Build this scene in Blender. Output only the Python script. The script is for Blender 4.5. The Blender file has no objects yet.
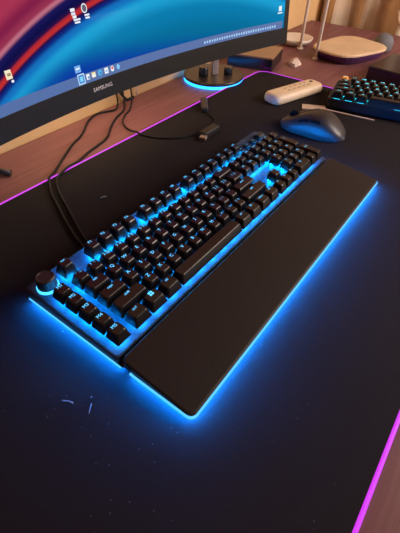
import bpy, bmesh, math, random
from mathutils import Vector, Matrix
random.seed(7)
PI = math.pi
S = 0.001                                   # all sizes below are millimetres
scn = bpy.context.scene
col = scn.collection

# ------------------------------------------------------------------ materials
def lin(c):
    return tuple(((v/255)/12.92 if v/255 <= .04045 else ((v/255+.055)/1.055)**2.4) for v in c)

def mat(name, rgb, rough=.5, metal=0., spec=.5, noise=None, bump=None, sheen=0.):
    """principled surface; noise=(scale, amount) mottles the colour, bump=(scale, strength) roughens it"""
    m = bpy.data.materials.new(name); m.use_nodes = True
    nt = m.node_tree; b = nt.nodes['Principled BSDF']
    b.inputs['Base Color'].default_value = (*rgb, 1)
    b.inputs['Roughness'].default_value = rough
    b.inputs['Metallic'].default_value = metal
    b.inputs['Specular IOR Level'].default_value = spec
    if sheen: b.inputs['Sheen Weight'].default_value = sheen
    tc = nt.nodes.new('ShaderNodeTexCoord')
    if noise:
        n = nt.nodes.new('ShaderNodeTexNoise'); n.inputs['Scale'].default_value = noise[0]
        n.inputs['Detail'].default_value = 6
        nt.links.new(tc.outputs['Object'], n.inputs['Vector'])
        r = nt.nodes.new('ShaderNodeValToRGB'); a = noise[1]
        r.color_ramp.elements[0].position = .3; r.color_ramp.elements[1].position = .7
        r.color_ramp.elements[0].color = (*[v*(1-a) for v in rgb], 1)
        r.color_ramp.elements[1].color = (*[min(1, v*(1+a)) for v in rgb], 1)
        nt.links.new(n.outputs['Fac'], r.inputs['Fac']); nt.links.new(r.outputs['Color'], b.inputs['Base Color'])
    if bump:
        n = nt.nodes.new('ShaderNodeTexNoise'); n.inputs['Scale'].default_value = bump[0]
        nt.links.new(tc.outputs['Object'], n.inputs['Vector'])
        bp = nt.nodes.new('ShaderNodeBump'); bp.inputs['Strength'].default_value = bump[1]; bp.inputs['Distance'].default_value = .001
        nt.links.new(n.outputs['Fac'], bp.inputs['Height']); nt.links.new(bp.outputs['Normal'], b.inputs['Normal'])
    return m

def glow(name, rgb, strength):
    m = bpy.data.materials.new(name); m.use_nodes = True
    b = m.node_tree.nodes['Principled BSDF']
    b.inputs['Base Color'].default_value = (.05, .05, .05, 1)
    b.inputs['Emission Color'].default_value = (*rgb, 1)
    b.inputs['Emission Strength'].default_value = strength
    return m

def wood_mat(name, dark, light, axis='X', rough=.4):
    m = bpy.data.materials.new(name); m.use_nodes = True
    nt = m.node_tree; b = nt.nodes['Principled BSDF']; b.inputs['Roughness'].default_value = rough
    tc = nt.nodes.new('ShaderNodeTexCoord'); mp = nt.nodes.new('ShaderNodeMapping')
    mp.inputs['Scale'].default_value = (2.5, 60, 60) if axis == 'X' else (60, 2.5, 60)
    nt.links.new(tc.outputs['Object'], mp.inputs['Vector'])
    n = nt.nodes.new('ShaderNodeTexNoise'); n.inputs['Scale'].default_value = 1.6; n.inputs['Detail'].default_value = 8
    n.inputs['Roughness'].default_value = .65; n.inputs['Distortion'].default_value = .4
    nt.links.new(mp.outputs['Vector'], n.inputs['Vector'])
    r = nt.nodes.new('ShaderNodeValToRGB'); r.color_ramp.elements[0].position = .34; r.color_ramp.elements[1].position = .66
    r.color_ramp.elements[0].color = (*dark, 1); r.color_ramp.elements[1].color = (*light, 1)
    nt.links.new(n.outputs['Fac'], r.inputs['Fac']); nt.links.new(r.outputs['Color'], b.inputs['Base Color'])
    return m

def cloth_mat():
    """near-black woven mat with scattered pale dust"""
    m = mat('mat_cloth', (.019, .0155, .018), .8, spec=.12)
    nt = m.node_tree; b = nt.nodes['Principled BSDF']
    tc = nt.nodes.new('ShaderNodeTexCoord')
    v = nt.nodes.new('ShaderNodeTexVoronoi'); v.inputs['Scale'].default_value = 130
    nt.links.new(tc.outputs['Object'], v.inputs['Vector'])
    n = nt.nodes.new('ShaderNodeTexNoise'); n.inputs['Scale'].default_value = 9
    nt.links.new(tc.outputs['Object'], n.inputs['Vector'])
    lt = nt.nodes.new('ShaderNodeMath'); lt.operation = 'LESS_THAN'; lt.inputs[1].default_value = .062
    nt.links.new(v.outputs['Distance'], lt.inputs[0])
    gt = nt.nodes.new('ShaderNodeMath'); gt.operation = 'GREATER_THAN'; gt.inputs[1].default_value = .52
    nt.links.new(n.outputs['Fac'], gt.inputs[0])
    mu = nt.nodes.new('ShaderNodeMath'); mu.operation = 'MULTIPLY'
    nt.links.new(lt.outputs[0], mu.inputs[0]); nt.links.new(gt.outputs[0], mu.inputs[1])
    mx = nt.nodes.new('ShaderNodeMix'); mx.data_type = 'RGBA'
    mx.inputs[6].default_value = (.019, .0155, .018, 1); mx.inputs[7].default_value = (.14, .14, .15, 1)
    nt.links.new(mu.outputs[0], mx.inputs[0]); nt.links.new(mx.outputs[2], b.inputs['Base Color'])
    w = nt.nodes.new('ShaderNodeTexNoise'); w.inputs['Scale'].default_value = 1300
    nt.links.new(tc.outputs['Object'], w.inputs['Vector'])
    bp = nt.nodes.new('ShaderNodeBump'); bp.inputs['Strength'].default_value = .42; bp.inputs['Distance'].default_value = .001
    nt.links.new(w.outputs['Fac'], bp.inputs['Height']); nt.links.new(bp.outputs['Normal'], b.inputs['Normal'])
    return m

def pad_mat():
    """black leatherette with a fine diagonal weave"""
    m = mat('pad_leatherette', (.021, .0155, .0155), .5, spec=.3)
    nt = m.node_tree; b = nt.nodes['Principled BSDF']
    tc = nt.nodes.new('ShaderNodeTexCoord')
    mp = nt.nodes.new('ShaderNodeMapping'); mp.inputs['Rotation'].default_value = (0, 0, .9)
    nt.links.new(tc.outputs['Object'], mp.inputs['Vector'])
    w = nt.nodes.new('ShaderNodeTexWave'); w.inputs['Scale'].default_value = 190; w.inputs['Distortion'].default_value = .0
    nt.links.new(mp.outputs['Vector'], w.inputs['Vector'])
    bp = nt.nodes.new('ShaderNodeBump'); bp.inputs['Strength'].default_value = .12; bp.inputs['Distance'].default_value = .0006
    nt.links.new(w.outputs['Fac'], bp.inputs['Height']); nt.links.new(bp.outputs['Normal'], b.inputs['Normal'])
    return m

BLUE = (.004, .27, 1.)
M = dict(
    cloth=cloth_mat(), pad=pad_mat(),
    case=mat('case_black', (.022, .02, .023), .42, spec=.5, noise=(300, .1)),
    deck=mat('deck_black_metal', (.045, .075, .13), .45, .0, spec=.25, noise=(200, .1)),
    key=mat('keycap_plastic', (.011, .0085, .009), .3, spec=.5, bump=(900, .05)),
    dial=mat('dial_metal', (.03, .027, .027), .35, .2),
    legend=glow('legend_light', (.08, .56, 1.), 1.8),
    legend2=glow('small_legend_light', (.08, .70, .85), 2.6),
    switch=glow('switch_light', (.003, .36, 1.), 60),
    switch2=glow('small_switch_light', (.01, .42, .55), 3),
    under=glow('underglow', (.09, .52, 1.), 1.3),
    led=glow('underglow_leds', (.003, .23, 1.), 190),
    ring=glow('ring_light', (.01, .28, 1.), 4.5),
    dring=glow('dial_ring', (.05, .50, 1.), 2.2),
    purple=glow('purple_edge_light', (.62, .022, .82), 1.15),
    wood=wood_mat('desk_wood', (.160, .056, .060), (.25, .100, .108), rough=.5),
    wall=mat('wall_paint', (.80, .52, .25), .8, noise=(6, .06)),
    wallr=mat('right_wall_paint', (.5, .33, .2), .8, noise=(5, .08)),
    floor=wood_mat('floor_wood', (.12, .07, .04), (.22, .13, .08), 'Y'),
    curtain=mat('curtain_cloth', (.78, .60, .44), .85, noise=(14, .15), sheen=.2),
    bezel=mat('bezel_plastic', (.009, .0075, .0075), .5, spec=.3, noise=(120, .1)),
    logo=mat('logo_print', (.85, .8, .78), .5, noise=(80, .05)),
    cable=mat('cable_rubber', (.010, .009, .010), .6, spec=.25, noise=(400, .2)),
    plug=mat('plug_plastic', (.016, .013, .013), .5, noise=(200, .1)),
    remote=mat('remote_plastic', (.85, .66, .46), .45, noise=(60, .06)),
    print=mat('remote_print', (.55, .42, .30), .6, noise=(60, .05)),
    mouse=mat('mouse_shell', (.034, .028, .028), .42, spec=.5, bump=(600, .05)),
    mousebtn=mat('mouse_rubber', (.006, .006, .007), .9, spec=.1, noise=(200, .1)),
    skcase=mat('small_case', (.014, .015, .022), .4, noise=(200, .1)),
    orange=mat('orange_key', (.95, .42, .10), .45, noise=(200, .05)),
    pale=mat('pale_strip', (.62, .47, .36), .55, noise=(40, .1)),
    glossy=mat('glossy_black', (.012, .012, .016), .25, spec=.6, noise=(60, .1)),
    browntop=mat('box_top', (.30, .18, .11), .35, noise=(60, .12)),
    paper=mat('paper', (.72, .58, .5), .8, noise=(50, .08)),
    tray=mat('tray_wood', (.72, .52, .33), .5, noise=(24, .10)),
    paintedglow=mat('painted_rim_glow', (.075, .022, .11), .35, noise=(40, .1)),  # tray underside: purple glow of the mat rim painted into its colour
    greycloth=mat('grey_cloth', (.16, .16, .18), .8, noise=(60, .2)),
    cream=mat('cream_cloth', (.72, .55, .38), .8, noise=(30, .1)),
    white=mat('white_plastic', (.75, .65, .56), .35, noise=(40, .04)),
    lint=mat('lint', (.22, .22, .24), .9, noise=(500, .2)),
    disc=mat('disc_black', (.03, .022, .02), .35, spec=.6, noise=(90, .1)),
    steel=mat('brushed_post', (.5, .38, .3), .35, .6, noise=(90, .1)),
)

# ------------------------------------------------------------------ mesh helpers
def rrect(w, d, r, seg=3, cx=0, cy=0):
    r = min(r, w/2-.01, d/2-.01); pts = []
    for qx, qy, a0 in ((1, 1, 0), (-1, 1, PI/2), (-1, -1, PI), (1, -1, 1.5*PI)):
        for k in range(seg+1):
            a = a0 + PI/2*k/seg
            pts.append((cx+qx*(w/2-r)+r*math.cos(a), cy+qy*(d/2-r)+r*math.sin(a)))
    return pts

def loft(bm, loops, cap0=True, cap1=True, mi=0, smooth=False, closed=True):
    """loops of 3-D points (mm), all equally long"""
    vs = [[bm.verts.new(Vector(p)*S) for p in L] for L in loops]
    n = len(vs[0])
    for a, b in zip(vs, vs[1:]):
        for i in range(n if closed else n-1):
            j = (i+1) % n
            f = bm.faces.new((a[i], a[j], b[j], b[i])); f.material_index = mi; f.smooth = smooth
    if cap0: f = bm.faces.new(list(reversed(vs[0]))); f.material_index = mi
    if cap1: f = bm.faces.new(vs[-1]); f.material_index = mi
    return vs

def slab(bm, w, d, z0, z1, r=1., ch=.6, cx=0, cy=0, mi=0, seg=3):
    """rounded plate with chamfered top and bottom edges"""
    L = lambda ins, z: [(x, y, z) for x, y in rrect(w-2*ins, d-2*ins, max(r-ins, .05), seg, cx, cy)]
    loft(bm, [L(ch, z0), L(0, z0+ch), L(0, z1-ch), L(ch, z1)], mi=mi)

def cyl(bm, cx, cy, z0, z1, r, seg=24, ch=.5, mi=0, smooth=True):
    def ring(rr, z): return [(cx+rr*math.cos(2*PI*k/seg), cy+rr*math.sin(2*PI*k/seg), z) for k in range(seg)]
    loft(bm, [ring(r-ch, z0), ring(r, z0+ch), ring(r, z1-ch), ring(r-ch, z1)], mi=mi, smooth=smooth)

def spline(pts, n=8):
    P = [Vector(p) for p in pts]; P = [2*P[0]-P[1]]+P+[2*P[-1]-P[-2]]; out = []
    for i in range(1, len(P)-2):
        a, b, c, d = P[i-1:i+3]
        for k in range(n):
            t = k/n
            out.append(.5*((2*b)+(c-a)*t+(2*a-5*b+4*c-d)*t*t+(3*b-a-3*c+d)*t**3))
    out.append(P[-2]); return out

def tube(bm, pts, r, seg=8, mi=0, n=8, closed=False):
    C = spline(pts, n) if n else [Vector(p) for p in pts]
    loops = []
    for i, p in enumerate(C):
        if closed: t = (C[(i+1) % len(C)]-C[i-1]).normalized()
        else: t = (C[min(i+1, len(C)-1)]-C[max(i-1, 0)]).normalized()
        u = t.cross(Vector((0, 0, 1)))
        u = u.normalized() if u.length > 1e-4 else Vector((1, 0, 0))
        v = u.cross(t)
        loops.append([p+r*(math.cos(2*PI*k/seg)*u+math.sin(2*PI*k/seg)*v) for k in range(seg)])
    if closed: loops.append(loops[0])
    loft(bm, loops, not closed, not closed, mi, True)

_glyph = {}
def glyphs(txt):
    if txt not in _glyph:
        c = bpy.data.curves.new('glyph_source', 'FONT'); c.body = txt; c.align_x = 'CENTER'; c.align_y = 'CENTER'; c.resolution_u = 2
        o = bpy.data.objects.new('glyph_source', c); col.objects.link(o)
        dg = bpy.context.evaluated_depsgraph_get(); e = o.evaluated_get(dg); me = e.to_mesh()
        _glyph[txt] = ([v.co.copy() for v in me.vertices], [list(p.vertices) for p in me.polygons])
        e.to_mesh_clear(); bpy.data.objects.remove(o); bpy.data.curves.remove(c)
    return _glyph[txt]

def text(bm, txt, size, fn, mi=0):
    """flat lettering; fn maps a letter's (x, y) in mm to a point in mm"""
    V, F = glyphs(txt)
    vs = [bm.verts.new(Vector(fn(v.x*size, v.y*size))*S) for v in V]
    for f in F:
        try:
            g = bm.faces.new([vs[i] for i in f]); g.material_index = mi
        except ValueError: pass

def obj(name, bm, mats, parent=None, loc=(0, 0, 0), rz=0, fix=True):
    if fix: bmesh.ops.recalc_face_normals(bm, faces=bm.faces)
    me = bpy.data.meshes.new(name); bm.to_mesh(me); bm.free()
    for m in (mats if isinstance(mats, (list, tuple)) else [mats]): me.materials.append(m)
    o = bpy.data.objects.new(name, me); col.objects.link(o)
    o.location = Vector(loc)*S; o.rotation_euler.z = rz
    if parent: o.parent = parent
    return o

def tag(o, label, cat, group=None, kind=None):
    o['label'] = label; o['category'] = cat
    if group: o['group'] = group
    if kind: o['kind'] = kind
    return o

def thing(name, label, cat, loc=(0, 0, 0), rz=0, group=None):
    o = bpy.data.objects.new(name, None); col.objects.link(o); o.empty_display_size = .02
    o.location = Vector(loc)*S; o.rotation_euler.z = rz
    return tag(o, label, cat, group)

def new(): return bmesh.new()

# ------------------------------------------------------------------ setting
def struct(name, w, d, h, c, m):
    bm = new(); x, y, z = c
    L = lambda zz: [(x-w/2, y-d/2, zz), (x+w/2, y-d/2, zz), (x+w/2, y+d/2, zz), (x-w/2, y+d/2, zz)]
    loft(bm, [L(z-h/2), L(z+h/2)]); o = obj(name, bm, m); o['kind'] = 'structure'; return o
WALL_Y = 464
struct('floor', 4200, 3600, 40, (300, -900, -770), M['floor'])
struct('wall_back', 4200, 40, 2500, (300, WALL_Y+20, 500), M['wall'])
struct('wall_right', 40, 3600, 2500, (1560, -900, 500), M['wallr'])

# desk
DZ = -4
desk = thing('desk', 'wide reddish brown wood desk against the tan wall carrying the black mat', 'desk', (350, 80, -750))
bm = new(); slab(bm, 1920, 766, 0, 32, 6, 2); obj('desk_top', bm, M['wood'], desk, (70, -4, 750+DZ-32))
for lx in (-840, 980):
    for ly in (-350, 350):
        bm = new(); slab(bm, 50, 50, 0, 750+DZ-32, 4, 1); obj('leg', bm, M['wood'], desk, (lx, ly, 0))

# desk mat with glowing rim
X0, X1, Y0, Y1 = -150, 806, -217, 327
mw, md = X1-X0, Y1-Y0; mx, my = (X0+X1)/2, (Y0+Y1)/2
dm = thing('desk_mat', 'large black cloth desk mat with a glowing purple rim lying on the wood desk', 'desk mat', (mx, my, DZ))
bm = new(); slab(bm, mw-3, md-3, 0, -DZ, 26, .8, seg=8); obj('cloth', bm, M['cloth'], dm)
bm = new(); tube(bm, [(x, y, 2.3) for x, y in rrect(mw, md, 27, 8)], 2.2, 8, n=0, closed=True)
obj('light_rim', bm, M['purple'], dm)
bm = new(); slab(bm, 56, 14, 0.2, 10, 5, 2); obj('control_box', bm, M['case'], dm, (533-mx, 301-my, -DZ+.6), .68)
bm = new(); tube(bm, [(513-mx, 285-my, 8), (507-mx, 268-my, 5.8), (492-mx, 246-my, 5.4), (455-mx, 238-my, 5.4), (440-mx, 238-my, 5.4)], 1.2, 6)
obj('control_cord', bm, M['cable'], dm)

# ------------------------------------------------------------------ key makers
U = 19.05
SL = .04                                    # rise of the deck towards the back
def keycap(name, parent, x, y, z, w, d, legs, mats=None, h=11.4, tilt=SL, top_in=6.0, ls=1., lx=0.):
    """x, y centre; w, d in units; legs = list of (text, size, dx, dy)"""
    W, D = w*U-1.5, d*U-1.5
    bm = new()
    yt = .9
    loops = [[(px, py, 0) for px, py in rrect(W-.3, D-.3, 1.2)],
             [(px, py, .5) for px, py in rrect(W, D, 1.4)],
             [(px, py, h*.55) for px, py in rrect(W-top_in*.5, D-top_in*.45, 1.8, cy=yt*.55)],
             [(px, py, h-.9) for px, py in rrect(W-top_in*.92, D-top_in*.84, 2.2, cy=yt)],
             [(px, py, h) for px, py in rrect(W-top_in*.92-1.5, D-top_in*.84-1.5, 2.0, cy=yt)]]
    loft(bm, loops, cap0=False)
    for t, s, dx, dy in legs:
        text(bm, t, s*.96, lambda a, b: (a+dx, b+dy+yt, h+.07), 1)
    o = obj(name, bm, mats or [M['key'], M['legend']], parent, (x, y, z))
    o.rotation_euler.x = math.atan(tilt)
    return o

def leg(t, off=3.3):
    if ' ' in t and len(t) == 3:
        a, b = t.split(' ')
        return [(a, 5.4, -2.4, off), (b, 5.4, 2.4, off)]
    if len(t) == 1: return [(t, 6.2, 0, off)]
    if len(t) == 2: return [(t, 5.4, 0, off)]
    if t == '': return []
    return [(t, 4.3, 0, off)]

# ------------------------------------------------------------------ the big keyboard
KW, KD = 466, 144
kb = thing('mechanical_keyboard', 'black full-size mechanical keyboard glowing blue between its keys, dial at its corner', 'keyboard', (KW/2, 0, 0))
ox = -KW/2
def dz(y): return 16.5+SL*y                 # height of the deck at depth y
bm = new()
def profu(ins, zf, slope):                  # the upper case starts further back than its foot
    return [(px, py, zf+slope*py) for px, py in rrect(KW-2*ins, KD-8-2*ins, 3, 3, 0, KD/2+4)]
def prof(ins, zf, slope):
    return [(px, py, zf+slope*py) for px, py in rrect(KW-2*ins, KD-2*ins, 4, 3, 0, KD/2)]
loft(bm, [prof(7, .4, 0), prof(6.2, 1, 0), prof(2.2, 7, 0), prof(0, 7.8, 0), profu(0, 8.0, 0), profu(0, 15.2, SL), profu(.8, 16.4, SL), profu(1.6, 16.4, SL), profu(2.0, dz(0)-1.2, SL)])
obj('case', bm, M['case'], kb)
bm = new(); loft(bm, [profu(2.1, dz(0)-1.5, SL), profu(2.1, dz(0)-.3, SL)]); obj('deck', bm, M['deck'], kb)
# light strip round the left, back and right foot of the case
def strip(bm, path, w=2.0, z0=6.2, z1=7.7):
    P = [Vector((x, y, 0)) for x, y in path]; loops = []
    for i, p in enumerate(P):
        t = (P[min(i+1, len(P)-1)]-P[max(i-1, 0)]).normalized(); n = Vector((-t.y, t.x, 0))
        a, b = p-n*w/2, p+n*w/2
        loops.append([(a.x, a.y, z0), (b.x, b.y, z0), (b.x, b.y, z1), (a.x, a.y, z1)])
    loft(bm, loops)
def led_bar(bm, path, inset0=1.6, inset1=4.2, z0=1.2, z1=6.4):
    """ribbon of leds under the lip, slanting in and down; the path runs with the outside on its right"""
    P = [Vector((x, y, 0)) for x, y in path]; loops = []
    for i, p in enumerate(P):
        t = (P[min(i+1, len(P)-1)]-P[max(i-1, 0)]).normalized(); n = Vector((-t.y, t.x, 0))
        a, b = p+n*inset0, p+n*inset1
        loops.append([(a.x, a.y, z1), (b.x, b.y, z0), (b.x+n.x*.3, b.y+n.y*.3, z0+.3), (a.x+n.x*.3, a.y+n.y*.3, z1+.3)])
    loft(bm, loops)
for path in ([(ox, KD-3), (ox, 5)], [(-ox, 5), (-ox, KD-3)]):
    bm = new(); strip(bm, path); ls_ = obj('light_strip', bm, M['under'], kb)
    bm = new(); led_bar(bm, path); obj('led_bar', bm, M['led'], ls_)

yb, g1, nv = 22.6, 5.4, 2.9
KZ = 4.8                                     # keycaps float this far over the deck
centres = []
def put(name, xu_mm, yc, w, d, t, **k):
    centres.append((xu_mm, yc, w, d))
    return keycap(name, kb, ox+xu_mm, yc, dz(yc)+KZ, w, d, t, **k)
xm = 7.5+U/2
for i in range(5): put('macro_key', xm, yb+i*U, 1, 1, leg('M%d' % (5-i)))
x0 = 7.5+U+g1
rows = [
 [('ctrl', 1.25), ('win', 1.25), ('alt', 1.25), ('SPACE', 6.25), ('alt', 1.25), ('fn', 1.25), ('menu', 1.25), ('ctrl', 1.25)],
 [('shift', 2.25)]+[(c, 1) for c in 'ZXCVBNM']+[(', <', 1), ('. >', 1), ('/ ?', 1), ('shift', 2.75)],
 [('caps', 1.75)]+[(c, 1) for c in 'ASDFGHJKL']+[('; :', 1), ("' \"", 1), ('enter', 2.25)],
 [('tab', 1.5)]+[(c, 1) for c in 'QWERTYUIOP']+[('[ {', 1), ('] }', 1), ('\\ |', 1.5)],
 [('` ~', 1), ('1 !', 1), ('2 @', 1), ('3 #', 1), ('4 $', 1), ('5 %', 1), ('6 ^', 1), ('7 &', 1), ('8 *', 1), ('9 (', 1), ('0 )', 1), ('- _', 1), ('= +', 1), ('back', 2)],
]
for r, row in enumerate(rows):
    x = x0
    for t, w in row:
        nm = 'keycap'
        if t == 'SPACE': nm = 'spacebar'; L = []
        elif t == 'win': L = [(q, 3.2, a, 3.3+b) for q, a, b in (('\u25a0', -1.4, 1.4), ('\u25a0', 1.4, 1.4), ('\u25a0', -1.4, -1.4), ('\u25a0', 1.4, -1.4))]
        else: L = leg(t)
        put(nm, x+w*U/2, yb+r*U, w, 1, L)
        x += w*U
yF = 123.4
x = x0
put('function_key', x+U/2, yF, 1, 1, leg('esc'), h=13.4)
for i in range(12):
    put('function_key', x0+U*(2+i+.5*(i//4)+.5), yF, 1, 1, leg('F%d' % (i+1)), h=13.4)
xn = x0+15*U+nv
for i, t in enumerate(('prt', 'scr', 'pse')): put('keycap', xn+U*(i+.5), yF, 1, 1, leg(t), h=13.4)
for i, t in enumerate(('ins', 'hme', 'pup')): put('keycap', xn+U*(i+.5), yb+4*U, 1, 1, leg(t))
for i, t in enumerate(('del', 'end', 'pdn')): put('keycap', xn+U*(i+.5), yb+3*U, 1, 1, leg(t))
put('keycap', xn+1.5*U, yb+U, 1, 1, leg('^'))
for i, t in enumerate(('<', 'v', '>')): put('keycap', xn+U*(i+.5), yb, 1, 1, leg(t))
xp = xn+3*U+nv
for r, rw in enumerate(('123', '456', '789')):
    for i, t in enumerate(rw): put('keycap', xp+U*(i+.5), yb+(r+1)*U, 1, 1, leg(t))
for i, t in enumerate(('num', '/', '*', '-')): put('keycap', xp+U*(i+.5), yb+4*U, 1, 1, leg(t))
put('keycap', xp+U, yb, 2, 1, leg('0')); put('keycap', xp+2.5*U, yb, 1, 1, leg('.'))
put('keycap', xp+3.5*U, yb+.5*U, 1, 2, leg('enter', 8)); put('keycap', xp+3.5*U, yb+2.5*U, 1, 2, leg('+', 8))
# glowing clear switch housings under the keys
bm = new()
for cx, cy, w, d in centres:
    spots = [(0, 0)]
    if w > 2.3: spots = [(k*U, 0) for k in ((-2.4, -1.2, 0, 1.2, 2.4) if w > 5 else (-.6, .6))]
    for sx, sy in spots:
        z = dz(cy)
        L = lambda q, zz: [(ox+cx+sx+px, cy+sy+py, zz+SL*(py)) for px, py in ((-q, -q), (q, -q), (q, q), (-q, q))]
        loft(bm, [L(2.5, z-.3), L(2.5, z+5.2)], mi=0)
        loft(bm, [L(6.2, z+5.2), L(6.2, z+5.8)], mi=1)
        yo = 6.1                              # led window on the back of each switch
        loft(bm, [[(ox+cx+sx+px, cy+sy+yo+py, zz) for px, py in ((-5, 0), (5, 0), (5, .3), (-5, .3))] for zz in (z+1.5, z+5.5)], mi=1)
o = obj('switch_housing', bm, [M['case'], M['switch']], kb); o['kind'] = 'stuff'
# dial at the back left corner, media buttons and roller at the back right
zc = dz(yF)
bm = new(); cyl(bm, 0, 0, 0, 3.0, 11.6, 32, .3); dl = obj('dial_ring', bm, M['dring'], kb, (ox+16.5, yF+2, zc-.4))
bm = new()
def knurl(rr, z, a=.35): return [((rr+(a if k % 2 else 0))*math.cos(2*PI*k/64), (rr+(a if k % 2 else 0))*math.sin(2*PI*k/64), z) for k in range(64)]
loft(bm, [knurl(9.8, 0), knurl(10.0, .8), knurl(9.7, 12), knurl(8.9, 13.4, 0), knurl(8.0, 13.4, 0), knurl(7.5, 12.9, 0)])
obj('dial', bm, M['dial'], kb, (ox+16.5, yF+2, zc+2.4))
for i in range(3):
    bm = new(); cyl(bm, 0, 0, 0, 4.2, 6.2, 20, .8)
    text(bm, ('<', '>', '|')[i], 5, lambda a, b: (a, b, 4.27), 1)
    obj('media_button', bm, [M['key'], M['legend']], kb, (ox+xp+U*(i+.45), yF+1, zc))
bm = new()
loops = [[(xx, 6.5*math.cos(2*PI*k/28), 6.5*math.sin(2*PI*k/28)) for k in range(28)] for xx in (-8, -7.5, 7.5, 8)]
loft(bm, loops); obj('volume_roller', bm, M['dial'], kb, (ox+xp+U*3.5, yF+1, zc+2))

# ------------------------------------------------------------------ wrist rest
WD = 77.6
wr = thing('wrist_rest', 'black leatherette wrist rest with a thin blue light line, butted against the keyboard front', 'wrist rest', (KW/2, -WD/2-1.2, 0))
def wprof(ins, zf, zb, r=7):
    D = WD-1.5
    return [(px, py, zf+(zb-zf)*(py+D/2)/D) for px, py in rrect(KW-2*ins, D-2*ins, r, 5)]
bm = new(); loft(bm, [wprof(7, .4, .4), wprof(6.2, 1, 1), wprof(2.4, 6.2, 6.2), wprof(.8, 6.6, 6.6), wprof(.8, 7.6, 7.8), wprof(1.6, 7.9, 8.4)])
obj('base', bm, M['case'], wr)
bm = new()
def pprof(ins, zf, zb):
    D = WD+5.5
    return [(px, py, zf+(zb-zf)*(py-4+D/2)/D) for px, py in rrect(KW-2*ins, D-2*ins, 6, 5, 0, 3.4)]
loft(bm, [pprof(.9, 8.1, 8.6), pprof(.6, 8.6, 17.8), pprof(.8, 9.0, 19.2), pprof(1.5, 9.5, 20.0), pprof(2.8, 9.9, 20.3)])
obj('pad', bm, M['pad'], wr)
bm = new()
x, y = KW/2-.2, WD/2-.9
path = [(-x, y-4)]
for k in range(7):
    a = PI+PI/2*k/6; path.append((-x+6+6*math.cos(a), -y+6+6*math.sin(a)))
for k in range(7):
    a = 1.5*PI+PI/2*k/6; path.append((x-6+6*math.cos(a), -y+6+6*math.sin(a)))
path.append((x, y-4))
strip(bm, path, 2.0, 6.0, 7.5)
ls_ = obj('light_strip', bm, M['under'], wr)
bm = new(); led_bar(bm, path); obj('led_bar', bm, M['led'], ls_)

# ------------------------------------------------------------------ curved monitor
R, ang, tilt, dlow, dscr, lean = 1100, .0127, -.01135, 18.1, 8.9, .1023
LOGO = Vector((268.4, 294.3, 117.0))
ex = Vector((math.cos(ang)*math.cos(tilt), math.sin(ang)*math.cos(tilt), math.sin(tilt)))
nn = Vector((math.sin(ang), -math.cos(ang), 0))
up = ex.cross(-nn).normalized()
up = up if up.z > 0 else -up
up2 = math.cos(lean)*up-math.sin(lean)*nn
n2 = math.cos(lean)*nn+math.sin(lean)*up
HALF, HT = 430, 400
def mpt(s, h, q=0):
    """point of the monitor: s along the arc, h above the logo line, q in front of the glass"""
    t = s/R; rr = R-q
    p = LOGO+rr*math.sin(t)*ex+(R-rr*math.cos(t))*n2+h*up2
    return p
mon = thing('curved_monitor', 'large black curved computer monitor lit with a blue and red wallpaper, above the desk back', 'monitor', (0, 0, 0))
N = 60
ss = [-HALF+2*HALF*i/N for i in range(N+1)]
def ring(a, h0, h1, q0, q1):                 # cross-section quad at each s
    return [[mpt(s, h0, q0), mpt(s, h1, q0), mpt(s, h1, q1), mpt(s, h0, q1)] for s in a]
bm = new(); loft(bm, ring(ss, -dlow, dscr, 1.2, -22)); obj('lower_bezel', bm, M['bezel'], mon)
bm = new(); loft(bm, ring(ss, HT-1, HT+9, 1.2, -14)); obj('upper_bezel', bm, M['bezel'], mon)
for a, b in ((-HALF, -HALF+9), (HALF-10, HALF)):
    bm = new(); loft(bm, ring([a, b], dscr, HT, 1.2, -14)); obj('side_bezel', bm, M['bezel'], mon)
bm = new(); loft(bm, ring([s*.985 for s in ss], dscr-4, HT+4, -3, -24)); obj('back_shell', bm, M['bezel'], mon)
# hub and arm to the wall behind
bm = new(); slab(bm, 150, 90, 0, 60, 12, 4); hb = obj('mount_hub', bm, M['bezel'], mon)
c = mpt(0, 200, -60); hb.location = Vector((c.x, c.y-45+60, c.z-30))*S
bm = new(); tube(bm, [(c.x, c.y+40, c.z), (c.x, WALL_Y-4, c.z)], 22, 16, n=2); obj('mount_arm', bm, M['bezel'], mon)
bm = new(); slab(bm, 120, 8, -60, 60, 3, 1); obj('wall_plate', bm, M['bezel'], mon, (c.x, WALL_Y-4, c.z))

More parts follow.
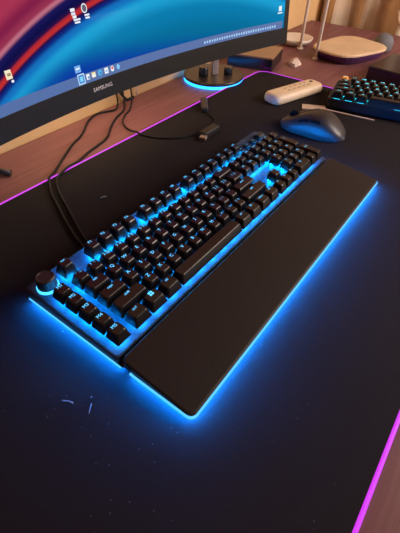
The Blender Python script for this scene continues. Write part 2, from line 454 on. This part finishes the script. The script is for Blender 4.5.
# screen surface carries (s, h) in its UV map
def screen_mat():
    m = bpy.data.materials.new('screen_picture'); m.use_nodes = True; nt = m.node_tree
    b = nt.nodes['Principled BSDF']; b.inputs['Base Color'].default_value = (.003, .003, .003, 1); b.inputs['Roughness'].default_value = .6; b.inputs['Specular IOR Level'].default_value = 0
    uv = nt.nodes.new('ShaderNodeUVMap'); uv.uv_map = 'UVMap'
    sp = nt.nodes.new('ShaderNodeSeparateXYZ'); nt.links.new(uv.outputs['UV'], sp.inputs[0])
    def mth(op, a, bb=None, c=None):
        n = nt.nodes.new('ShaderNodeMath'); n.operation = op
        for i, v in enumerate((a, bb, c)):
            if v is None: continue
            if isinstance(v, (int, float)): n.inputs[i].default_value = v
            else: nt.links.new(v, n.inputs[i])
        return n.outputs[0]
    s, h = sp.outputs[0], sp.outputs[1]      # decimetres
    # ribbon centre line f(s); d = height above the ribbon
    f = mth('ADD', mth('ADD', mth('MULTIPLY', s, .249), .853), mth('MULTIPLY', mth('MULTIPLY', s, s), -.0715))
    d = mth('SUBTRACT', h, f)
    rp = nt.nodes.new('ShaderNodeValToRGB'); cr = rp.color_ramp; cr.interpolation = 'EASE'
    rng = (-1.3, .9)
    stops = [(-1.3, (0, 98, 140)), (-.80, (0, 108, 152)), (-.50, (3, 122, 172)), (-.27, (26, 160, 212)), (-.16, (18, 112, 190)), (-.085, (8, 34, 120)),
             (-.05, (30, 10, 70)), (-.015, (195, 46, 44)), (.015, (175, 38, 52)), (.045, (40, 10, 65)), (.09, (8, 10, 70)), (.17, (22, 18, 85)),
             (.22, (190, 110, 130)), (.26, (150, 48, 80)), (.36, (128, 28, 70)), (.5, (165, 50, 80))]
    while len(cr.elements) < len(stops): cr.elements.new(.5)
    for e, (p, cc) in zip(cr.elements, stops):
        e.position = (p-rng[0])/(rng[1]-rng[0]); e.color = (*lin(cc), 1)
    nt.links.new(mth('DIVIDE', mth('SUBTRACT', d, rng[0]), rng[1]-rng[0]), rp.inputs['Fac'])
    # the lower middle goes to a deeper blue
    def sstep(v, a, bb):
        n = nt.nodes.new('ShaderNodeMapRange'); n.interpolation_type = 'SMOOTHSTEP'
        n.inputs['From Min'].default_value = a; n.inputs['From Max'].default_value = bb
        nt.links.new(v, n.inputs['Value']); return n.outputs['Result']
    k = mth('MULTIPLY', mth('SUBTRACT', 1, sstep(mth('ADD', h, mth('MULTIPLY', s, .10)), .12, .50)), sstep(mth('MULTIPLY', d, -1), .15, .60))
    mx = nt.nodes.new('ShaderNodeMix'); mx.data_type = 'RGBA'; mx.inputs[7].default_value = (*lin((5, 58, 160)), 1)
    nt.links.new(k, mx.inputs[0]); nt.links.new(rp.outputs['Color'], mx.inputs[6])
    nt.links.new(mx.outputs[2], b.inputs['Emission Color']); b.inputs['Emission Strength'].default_value = 1.0
    return m
bm = new(); uvl = bm.loops.layers.uv.new('UVMap')
sa = [-HALF+8+(2*HALF-17)*i/N for i in range(N+1)]; ha = [dscr-1+(HT-dscr)*i/10 for i in range(11)]
g = [[bm.verts.new(mpt(s, h, .3)*S) for h in ha] for s in sa]
for i in range(N):
    for j in range(10):
        fc = bm.faces.new((g[i][j], g[i+1][j], g[i+1][j+1], g[i][j+1]))
        for lp, (a, b_) in zip(fc.loops, ((i, j), (i+1, j), (i+1, j+1), (i, j+1))): lp[uvl].uv = (sa[a]/100, (ha[b_]-dscr)/100)
screen = obj('screen', bm, screen_mat(), mon, fix=False)
ICN = {}
def icon_mat(rgb, k=1.):
    if rgb not in ICN: ICN[rgb] = glow('screen_pixels', lin(rgb), k)
    return ICN[rgb]
def sflat(bm, s, h, w, t, q=.5, mi=0, round_=0):
    n = max(1, int(w/14)); 
    if round_:
        vs = [bm.verts.new(mpt(s+w/2*math.cos(2*PI*k/16), dscr+h+t/2*math.sin(2*PI*k/16), q)*S) for k in range(16)]
        f = bm.faces.new(vs); f.material_index = mi; return
    for i in range(n):
        a, b = s-w/2+w*i/n, s-w/2+w*(i+1)/n
        f = bm.faces.new([bm.verts.new(mpt(x, dscr+y, q)*S) for x, y in ((a, h-t/2), (b, h-t/2), (b, h+t/2), (a, h+t/2))]); f.material_index = mi
bm = new(); sflat(bm, -4, 6.2, 840, 12.6, .5); obj('taskbar', bm, icon_mat((46, 92, 155)), screen)
def icon(name, parts, label=None):
    bm = new(); ms = []
    for (s, h, w, t, rgb, rd) in parts:
        m = icon_mat(rgb)
        if m not in ms: ms.append(m)
        sflat(bm, s, h, w, t, .8+.1*len(ms), ms.index(m), rd)
    return obj(name, bm, ms, screen)
W_ = (225, 235, 245)
icon('taskbar_icon', [(-32, 7.6, 12, 13, (190, 225, 245), 0), (-32, 7.6, 9.5, 10.5, (25, 120, 200), 0), (-32, 7.6, 5, 6, (110, 210, 245), 0)])
icon('taskbar_icon', [(-20, 7.6, 6, 7, W_, 0), (-19, 6.6, 3, 3, (90, 120, 170), 0)])
icon('taskbar_icon', [(-9.5, 7.8, 7, 6.5, (235, 215, 150), 0), (-9.5, 6.8, 7, 3, W_, 0)])
icon('taskbar_icon', [(2.5, 7.6, 8, 8, (40, 175, 225), 1), (3.2, 7, 4, 4, (20, 110, 200), 1)])
icon('taskbar_icon', [(14.5, 7.6, 7, 7.5, W_, 0), (14.5, 7.2, 4, 2, (120, 170, 220), 0)])
icon('taskbar_icon', [(26, 7.6, 6.5, 7.5, W_, 1), (26, 8.4, 4, 4, (220, 60, 70), 1)])
icon('taskbar_icon', [(37.5, 7.6, 6, 7, (110, 190, 240), 1)])
icon('taskbar_tooltip', [(-34.5, 20.5, 10, 8.5, (90, 160, 225), 0), (-34.5, 21, 7, 2, W_, 0)])
icon('desktop_icon', [(-136.5, 39, 8.5, 9.5, (235, 225, 190), 0), (-136, 39, 5, 3, (150, 120, 70), 0), (-134, 31.5, 4, 3, W_, 1)])
icon('desktop_icon', [(-21, 85, 7, 3.4, W_, 0), (-21, 81, 6.5, 3, (200, 215, 235), 0), (-20, 77.5, 6, 3, W_, 0), (-17, 74.3, 11, 2, W_, 0), (-17, 71.3, 9, 2, W_, 0)])
icon('desktop_icon', [(-2, 84.5, 9.5, 10.5, W_, 1), (-2, 84.5, 7, 8, (40, 50, 80), 1), (-1, 83.5, 4, 4, W_, 1), (.5, 77, 8, 2, W_, 0), (.5, 74, 7, 2, W_, 0)])
icon('desktop_icon', [(408, 33, 7, 8, W_, 0), (408, 26, 11, 2, W_, 0)])
bm = new()
for k in range(30):
    s = 226+k*5.9; sflat(bm, s, 5.5, 3.4, 3.2+1.6*random.random(), .8)
o = obj('tray_icons', bm, icon_mat((150, 195, 235)), screen); o['kind'] = 'stuff'
bm = new(); text(bm, 'SAMSUNG', 7.4, lambda a, b: mpt(a*1.08+2, b-2.5, 1.5)); obj('brand_lettering', bm, M['logo'], mon)

# ------------------------------------------------------------------ black stand foot at the left edge
st = thing('tripod_stand', 'black stand whose thin foot pokes in at the left edge onto the wood desk', 'stand', (97, 443, DZ))
bm = new(); tube(bm, [(0, 0, 20), (20, -28, 12), (44, -58, 4.6)], 5, 8, n=3); obj('leg', bm, M['case'], st)
bm = new(); tube(bm, [(0, 0, 20), (-60, 10, 3.2)], 4, 8, n=3); obj('leg', bm, M['case'], st)
bm = new(); cyl(bm, 0, 0, 0, 300, 7, 16); obj('post', bm, M['case'], st)

# ------------------------------------------------------------------ round stand with a blue ring, under the monitor
ds = thing('round_stand', 'round dark stand with a glowing blue rim and short post under the monitor', 'stand', (688, 388, DZ))
bm = new(); cyl(bm, 0, 0, 0, 6, 70, 48, .6); obj('glow_rim', bm, M['ring'], ds)
bm = new(); cyl(bm, 0, 0, 6, 13, 71, 48, 1.5); obj('base', bm, M['disc'], ds)
bm = new(); slab(bm, 16, 10, 13, 230, 3, .8); obj('post', bm, M['steel'], ds, (-4, -6, 0), -.6)
for (px, py, r, h) in ((-30, 8, 11, 20), (16, -30, 10, 17)):
    bm = new(); cyl(bm, 0, 0, 13, 13+h, r, 20, 1.2); obj('clamp_knob', bm, M['glossy'], ds, (px, py, 0))

# ------------------------------------------------------------------ cables
def cable(name, label, pts, r, cat='cable', group=None):
    bm = new(); tube(bm, pts, r, 8); return tag(obj(name, bm, M['cable']), label, cat, group)
d_ = DZ+2.3
cable('keyboard_cable', 'black keyboard cable bowed wide across the wood, left of its twin', [(434, 450, 20), (430, 444, 8), (420, 438, 0), (410, 436, d_), (398, 441, d_), (376, 449, d_), (343, 437, d_), (300, 405, d_), (262, 387, d_), (223, 363, d_), (187, 339, d_+1), (166, 324, 3.2), (156, 310, 2.6), (142, 288, 2.4), (129, 258, 2.4), (114, 224, 2.4), (100, 188, 2.4), (93, 162, 3), (90, 147, 5)], 1.9)
cable('keyboard_cable', 'black keyboard cable lying closest to the purple mat edge, right of its twin', [(450, 448, 22), (444, 440, 7), (423, 422, d_), (386, 406, d_), (353, 386, d_), (318, 360, d_), (286, 351, d_), (259, 345, d_), (230, 334, d_+1.2), (205, 327, 3.2), (178, 318, 2.6), (164, 304, 2.4), (150, 280, 2.4), (137, 250, 2.4), (122, 216, 2.4), (108, 184, 2.4), (101, 162, 3), (98, 147, 5)], 1.9)
uc = thing('usb_cable', 'thin black cable looping over the purple mat edge to a dark plug', 'cable', (435, 222, 0))
bm = new(); tube(bm, [(x-435, y-222, z) for x, y, z in ((468, 442, 24), (458, 432, 7), (432, 414, d_), (407, 402, d_), (384, 386, d_), (369, 362, d_), (364, 342, d_+1.6), (362, 333, 2.4), (361, 325, 3.2), (361, 312, 2.4), (372, 281, 2), (392, 257, 2), (408, 248, 2), (424, 241, 4), (432, 235, 5))], 1.7, 8)
obj('cord', bm, M['cable'], uc)
bm = new(); slab(bm, 44, 17, .3, 10, 4, 1.5); obj('plug', bm, M['plug'], uc, (10, 3, 0), .0)
bm = new(); slab(bm, 12, 12, 1.5, 7, 1, .5); obj('plug_tip', bm, M['steel'], uc, (-17, -3, 0), .35)
cable('monitor_cable', 'short thick black cable dropping from behind the monitor beside the pale stick', [(437, 460, 110), (441, 459, 60), (447, 458, 28), (455, 456, 10), (463, 452, d_+1), (470, 450, d_+1), (482, 452, d_+1)], 2.9)
bm = new(); tube(bm, [(0, 0, 0), (1, 1, 34), (2, 3, 44)], 2.4, 8, n=3); tag(obj('wooden_stick', bm, M['pale'], None, (497, 456, DZ)), 'thin pale stick standing against the tan wall under the monitor', 'stick')

# ------------------------------------------------------------------ remote control
rm = thing('remote_control', 'cream remote control lying on the black mat behind the mouse', 'remote control', (706, 187, .1), -.30)
bm = new()
L = lambda ins, z: [(px, py, z) for px, py in rrect(148-2*ins, 46-2*ins, 15-ins*.5, 6)]
loft(bm, [L(4, 0), L(1, 2), L(0, 7), L(.6, 13), L(3, 17), L(6.5, 18.6), L(10, 19)], smooth=True); obj('body', bm, M['remote'], rm)
for k in range(5):
    for j in range(2):
        bm = new(); slab(bm, 9, 5, 0, 1.1, 2, .4); obj('button', bm, M['print'], rm, (-22+k*15, -6+j*12, 18.7))
bm = new(); slab(bm, 8, 8, 0, 1, 3.5, .3); obj('button', bm, M['plug'], rm, (55, 4, 18.7))

# ------------------------------------------------------------------ mouse
ms = thing('computer_mouse', 'dark wireless computer mouse catching blue light on its near side, right of the keyboard', 'mouse', (575, 82, .1), .05)
def mshape(v, u):
    """v from the front (0) to the back (1); u from the left foot (-1) over the top to the right foot (1)"""
    y = 63-126*v
    q = abs(2*v-1)
    e = max(0, 1-q**2.5)**(1/2.3)
    wd = (33.5-2.2*math.exp(-((v-.42)/.15)**2))*e
    hh = (17+21.5*math.exp(-((v-.60)/.34)**2))*max(0, 1-q**3.2)**.5
    a = u*PI/2
    ca, sa_ = math.cos(a), math.sin(a)
    x = wd*math.copysign(abs(sa_)**.8, sa_)
    z = hh*max(0, ca)**.55
    return x, y, z
def mgrid(bm, v0, v1, u0, u1, nv_, nu, off=0.):
    loops = []
    for i in range(nv_+1):
        v = v0+(v1-v0)*i/nv_; row = []
        for j in range(nu+1):
            u = u0+(u1-u0)*j/nu
            p = Vector(mshape(v, u)); 
            if off: 
                n = Vector((p.x, 0, p.z*1.1+3)).normalized(); p = p+n*off
            row.append(p)
        loops.append(row)
    return loops
bm = new(); lp = mgrid(bm, 0, 1, -1, 1, 32, 32)
lp = [[Vector((p.x*.97, p.y, .6))]+[p+Vector((0, 0, 1.2)) for p in r]+[Vector((r[-1].x*.97, r[0].y, .6))] for r in lp for p in [r[0]]]
loft(bm, lp, smooth=True); obj('shell', bm, M['mouse'], ms)
def patch(name, v0, v1, u0, u1, m, t=.9):
    a = mgrid(None, v0, v1, u0, u1, 12, 10, t); b = mgrid(None, v0, v1, u0, u1, 12, 10, -.8)
    up_ = Vector((0, 0, 1.2))
    loft_l = [[p+up_ for p in ra]+[p+up_ for p in reversed(rb)] for ra, rb in zip(a, b)]
    bm = new(); loft(bm, loft_l, smooth=False); return obj(name, bm, m, ms)
patch('left_button', .03, .50, -.60, -.07, M['mouse']); patch('right_button', .03, .50, .07, .60, M['mouse'])
patch('side_button', .34, .49, -.66, -.55, M['mousebtn'], 1.5); patch('side_button', .51, .66, -.66, -.55, M['mousebtn'], 1.5)
bm = new()
loft(bm, [[(xx, rr*math.cos(2*PI*k/24), rr*math.sin(2*PI*k/24)) for k in range(24)] for xx, rr in ((-3.6, 9), (-2.8, 10), (2.8, 10), (3.6, 9))])
obj('scroll_wheel', bm, M['mousebtn'], ms, (0, 38, 19))

# ------------------------------------------------------------------ small keyboard
rz = math.radians(-79.3)
sk = thing('compact_keyboard', 'compact black keyboard with teal lit legends and an orange corner key', 'keyboard', (690, 106, .1), rz)
SW, SD = 296, 104
def sprof(ins, zf, slope): return [(px, py, zf+slope*py) for px, py in rrect(SW-2*ins, SD-2*ins, 5, 3, SW/2, SD/2)]
bm = new(); loft(bm, [sprof(3, .5, 0), sprof(1, 3, .0), sprof(0, 19, .05), sprof(1, 20.5, .05), sprof(3.4, 20.5, .05), sprof(3.6, 17, .05)]); obj('case', bm, M['skcase'], sk)
srows = [
 [('ctrl', 1.25), ('win', 1.25), ('alt', 1.25), ('', 6.25), ('alt', 1.25), ('fn', 1.25), ('mn', 1.25), ('ctrl', 1.25)],
 rows[1], rows[2], rows[3], [('esc', 1)]+rows[4][1:]]
sc = []
for r, row in enumerate(srows):
    x = 5.1
    for t, w in row:
        nm = 'spacebar' if w > 5 else 'keycap'
        yc = 4.5+U*(r+.5)
        k = keycap(nm, sk, x+w*U/2, yc, 20.5+.05*yc, w, 1, [(q, z_*1.2, dx, dy) for q, z_, dx, dy in leg(t)], h=11.8, mats=[M['orange'] if t == 'esc' else M['key'], M['legend2']], tilt=.05)
        if t == 'esc': k['label'] = 'orange corner key'
        sc.append((x+w*U/2, yc)); x += w*U
bm = new()
for cx, cy in sc:
    z = 17+.05*cy
    Lq = lambda q, zz: [(cx+px, cy+py, zz) for px, py in ((-q, -q), (q, -q), (q, q), (-q, q))]
    loft(bm, [Lq(6.6, z), Lq(6.6, z+3.2)])
o = obj('switch_housing', bm, M['switch2'], sk); o['kind'] = 'stuff'

bm = new()
loft(bm, [[(px, py, z) for px, py in ((-41, -25), (1, -8), (12, -7.5), (100, -12), (100, -8.5), (12, -3.5), (2, -2), (-2, 11.5), (-47, -2))] for z in (.2, 2.4)])
tag(obj('spatula', bm, M['pale'], None, (684, 104, .1), rz), 'pale flat spatula with a slim shaft lying along the compact keyboard front', 'spatula')

# ------------------------------------------------------------------ things at the back right
bx = thing('flat_box', 'flat black box with a brownish lid under the right end of the monitor', 'box', (820, 304, DZ), math.radians(15))
bm = new(); slab(bm, 108, 118, 0, 26, 3, .8, 54, 59); obj('body', bm, M['glossy'], bx)
bm = new(); slab(bm, 106, 116, 26, 30, 3, .8, 54, 59); obj('lid', bm, M['browntop'], bx)

bm = new()
loft(bm, [[(-18, -10, 0), (0, -13, 0), (15, -13, 0), (19, 0, 0), (17, 11, 0), (0, 15, 0), (-13, 13, 0), (-17, 2, 0)],
          [(-15, -8, 6), (0, -14, 8), (14, -10, 5), (17, 0, 9), (15, 9, 6), (1, 13, 10), (-12, 11, 7), (-18, 1, 9)],
          [(-9, -5, 11), (0, -7, 15), (9, -7, 10), (9, 0, 16), (8, 6, 11), (1, 6, 14), (-7, 7, 12), (-9, 0, 14)]])
tag(obj('crumpled_paper', bm, M['paper'], None, (907, 285, DZ)), 'small crumpled pale paper on the wood beyond the mat corner', 'paper')

# pale tray
tr = thing('serving_tray', 'wide pale tan rounded tray on the wood desk beyond the compact keyboard', 'tray', (1068, 203, DZ), 0)
def troute(k, z):
    P = [(-72, 96), (-104, -30), (66, -98), (116, 52)]
    out = []
    for i in range(4):
        a, b, c = Vector(P[i-1]), Vector(P[i]), Vector(P[(i+1) % 4])
        s, e = b+(a-b)*.36, b+(c-b)*.36
        for q in range(7):
            t = q/6; p = (1-t)**2*s+2*t*(1-t)*b+t*t*e
            out.append((p.x*k, p.y*k, z))
    return out
bm = new(); loft(bm, [troute(.80, 0), troute(.88, 3), troute(.98, 15), troute(1.0, 20)]); obj('body', bm, M['paintedglow'], tr)['label'] = 'dark underside with the purple rim glow painted in'
bm = new(); loft(bm, [troute(1.0, 20), troute(1.02, 21), troute(1.02, 24), troute(1.0, 26), troute(.9, 27)]); obj('top', bm, M['tray'], tr)

bm = new(); slab(bm, 140, 190, 0, 34, 6, 2); tag(obj('black_case', bm, M['glossy'], None, (972, 0, DZ), -.12), 'low black case on the desk behind the compact keyboard', 'case')
bm = new()
L = lambda rr, z: [(rr*1.1*math.cos(2*PI*k/24), rr*math.sin(2*PI*k/24), z) for k in range(24)]
loft(bm, [L(20, 0), L(27, 6), L(27, 26), L(20, 38), L(9, 44)], smooth=True)
tag(obj('grey_pouch', bm, M['greycloth'], None, (1180, 150, DZ)), 'grey rounded pouch standing on the desk just beyond the tan tray', 'pouch')

bm = new(); prof_ = [(0, 2), (34, 2), (46, 10), (50, 18), (46, 18), (34, 9), (0, 6)]
def lathe(bm, pr, seg=32):
    loft(bm, [[(max(r, .4)*math.cos(2*PI*k/seg), max(r, .4)*math.sin(2*PI*k/seg), z) for k in range(seg)] for r, z in pr], smooth=True)
lathe(bm, [(30, 0)]+prof_[1:])
tag(obj('shallow_dish', bm, M['white'], None, (1080, 372, DZ)), 'shallow pale dish on the desk past the right end of the monitor', 'dish')
for (px, py, lab) in ((1042, 336, 'slim white pole standing beside the shallow pale dish'), (985, 262, 'slim white pole standing at the near corner of the tan tray')):
    p = thing('white_pole', lab, 'pole', (px, py, DZ), 0)
    bm = new(); cyl(bm, 0, 0, 0, 4, 9, 20); obj('foot', bm, M['white'], p)
    bm = new(); cyl(bm, 0, 0, 4, 360, 4.2, 12); obj('rod', bm, M['white'], p)

# curtain on the right
bm = new(); NY = 160
def cx_(y): return 1445+16*math.sin(y/17.0)+9*math.sin(y/41.0+1)+5*math.sin(y/7.3)
ys = [-900+1360*i/NY for i in range(NY+1)]
loft(bm, [[(cx_(y), y, -700), (cx_(y), y, 1500), (cx_(y)+3, y, 1500), (cx_(y)+3, y, -700)] for y in ys], smooth=False)
tag(obj('curtain', bm, M['curtain']), 'tan curtain hanging in folds at the right beyond the desk', 'curtain')
bm = new(); tube(bm, [(0, 26*math.cos(2*PI*k/24), 40*math.sin(2*PI*k/24)) for k in range(24)], 7, 8, n=0, closed=True)
tag(obj('curtain_tie', bm, M['cream'], None, (1405, 160, 60)), 'cream looped cloth tie hanging in front of the tan curtain', 'curtain tie')

# lint on the mat
def lint(label, pts, r):
    bm = new(); tube(bm, pts, r, 5, n=3); tag(obj('lint_fleck', bm, M['lint']), label, 'lint', 'lint flecks on the mat')
lint('white curled lint fleck on the mat left of the wrist rest corner', [(-53, 25, 1), (-50, 20, 1.6), (-48.5, 16, 1)], .8)
lint('faint straight lint streak on the mat nearest the wrist rest corner', [(-46.5, -2, .7), (-43, .5, .9), (-39, 3, .7)], .45)
lint('tiny round lint speck on the mat beside the blue glow at left', [(-35.5, 8, .8), (-34.6, 7.2, 1)], .8)
lint('pale lint fleck alone on the mat behind the keyboard', [(180, 227, 1), (184, 225.5, 1.6), (188, 223, 1)], .8)

# ------------------------------------------------------------------ light
w = bpy.data.worlds.new('World'); scn.world = w; w.use_nodes = True
w.node_tree.nodes['Background'].inputs[0].default_value = (1.0, .72, .62, 1); w.node_tree.nodes['Background'].inputs[1].default_value = .06
def area(name, loc, target, size, power, rgb):
    l = bpy.data.lights.new(name, 'AREA'); l.shape = 'DISK'; l.size = size; l.energy = power; l.color = rgb
    o = bpy.data.objects.new(name, l); col.objects.link(o); o.location = Vector(loc)*S
    o.rotation_euler = (Vector(target)-Vector(loc)).to_track_quat('-Z', 'Y').to_euler(); return o
area('room_lamp', (1150, -1050, 760), (700, 250, 0), .7, 26, (1, .83, .72))
area('added_wall_fill', (320, 395, 230), (320, 464, 20), .22, .8, (1, .74, .45))  # added warm fill, no real lamp; brightens the wall strip under the monitor

# ------------------------------------------------------------------ camera
cd = bpy.data.cameras.new('Camera'); cam = bpy.data.objects.new('Camera', cd); col.objects.link(cam)
r_ = Vector((0.5982108763929727, -0.8010932603375953, 0.019832690357923427))
u_ = Vector((0.5547432567011436, 0.4318571054784215, 0.7111676030250597))
f_ = Vector((0.5782764620056403, 0.4144261438296108, -0.7027427017057937))
mw_ = Matrix((r_, u_, -f_)).transposed().to_4x4(); mw_.translation = Vector((-111.3037, -161.1484, 325.0827))*S
cam.matrix_world = mw_
cd.sensor_width = 36; cd.lens = 386.964/533*36; cd.clip_start = .01; cd.clip_end = 50
scn.camera = cam
scn.view_settings.view_transform = 'Standard'; scn.view_settings.look = 'None'
scn.view_settings.exposure = 0; scn.view_settings.gamma = 1; scn.view_settings.use_curve_mapping = False
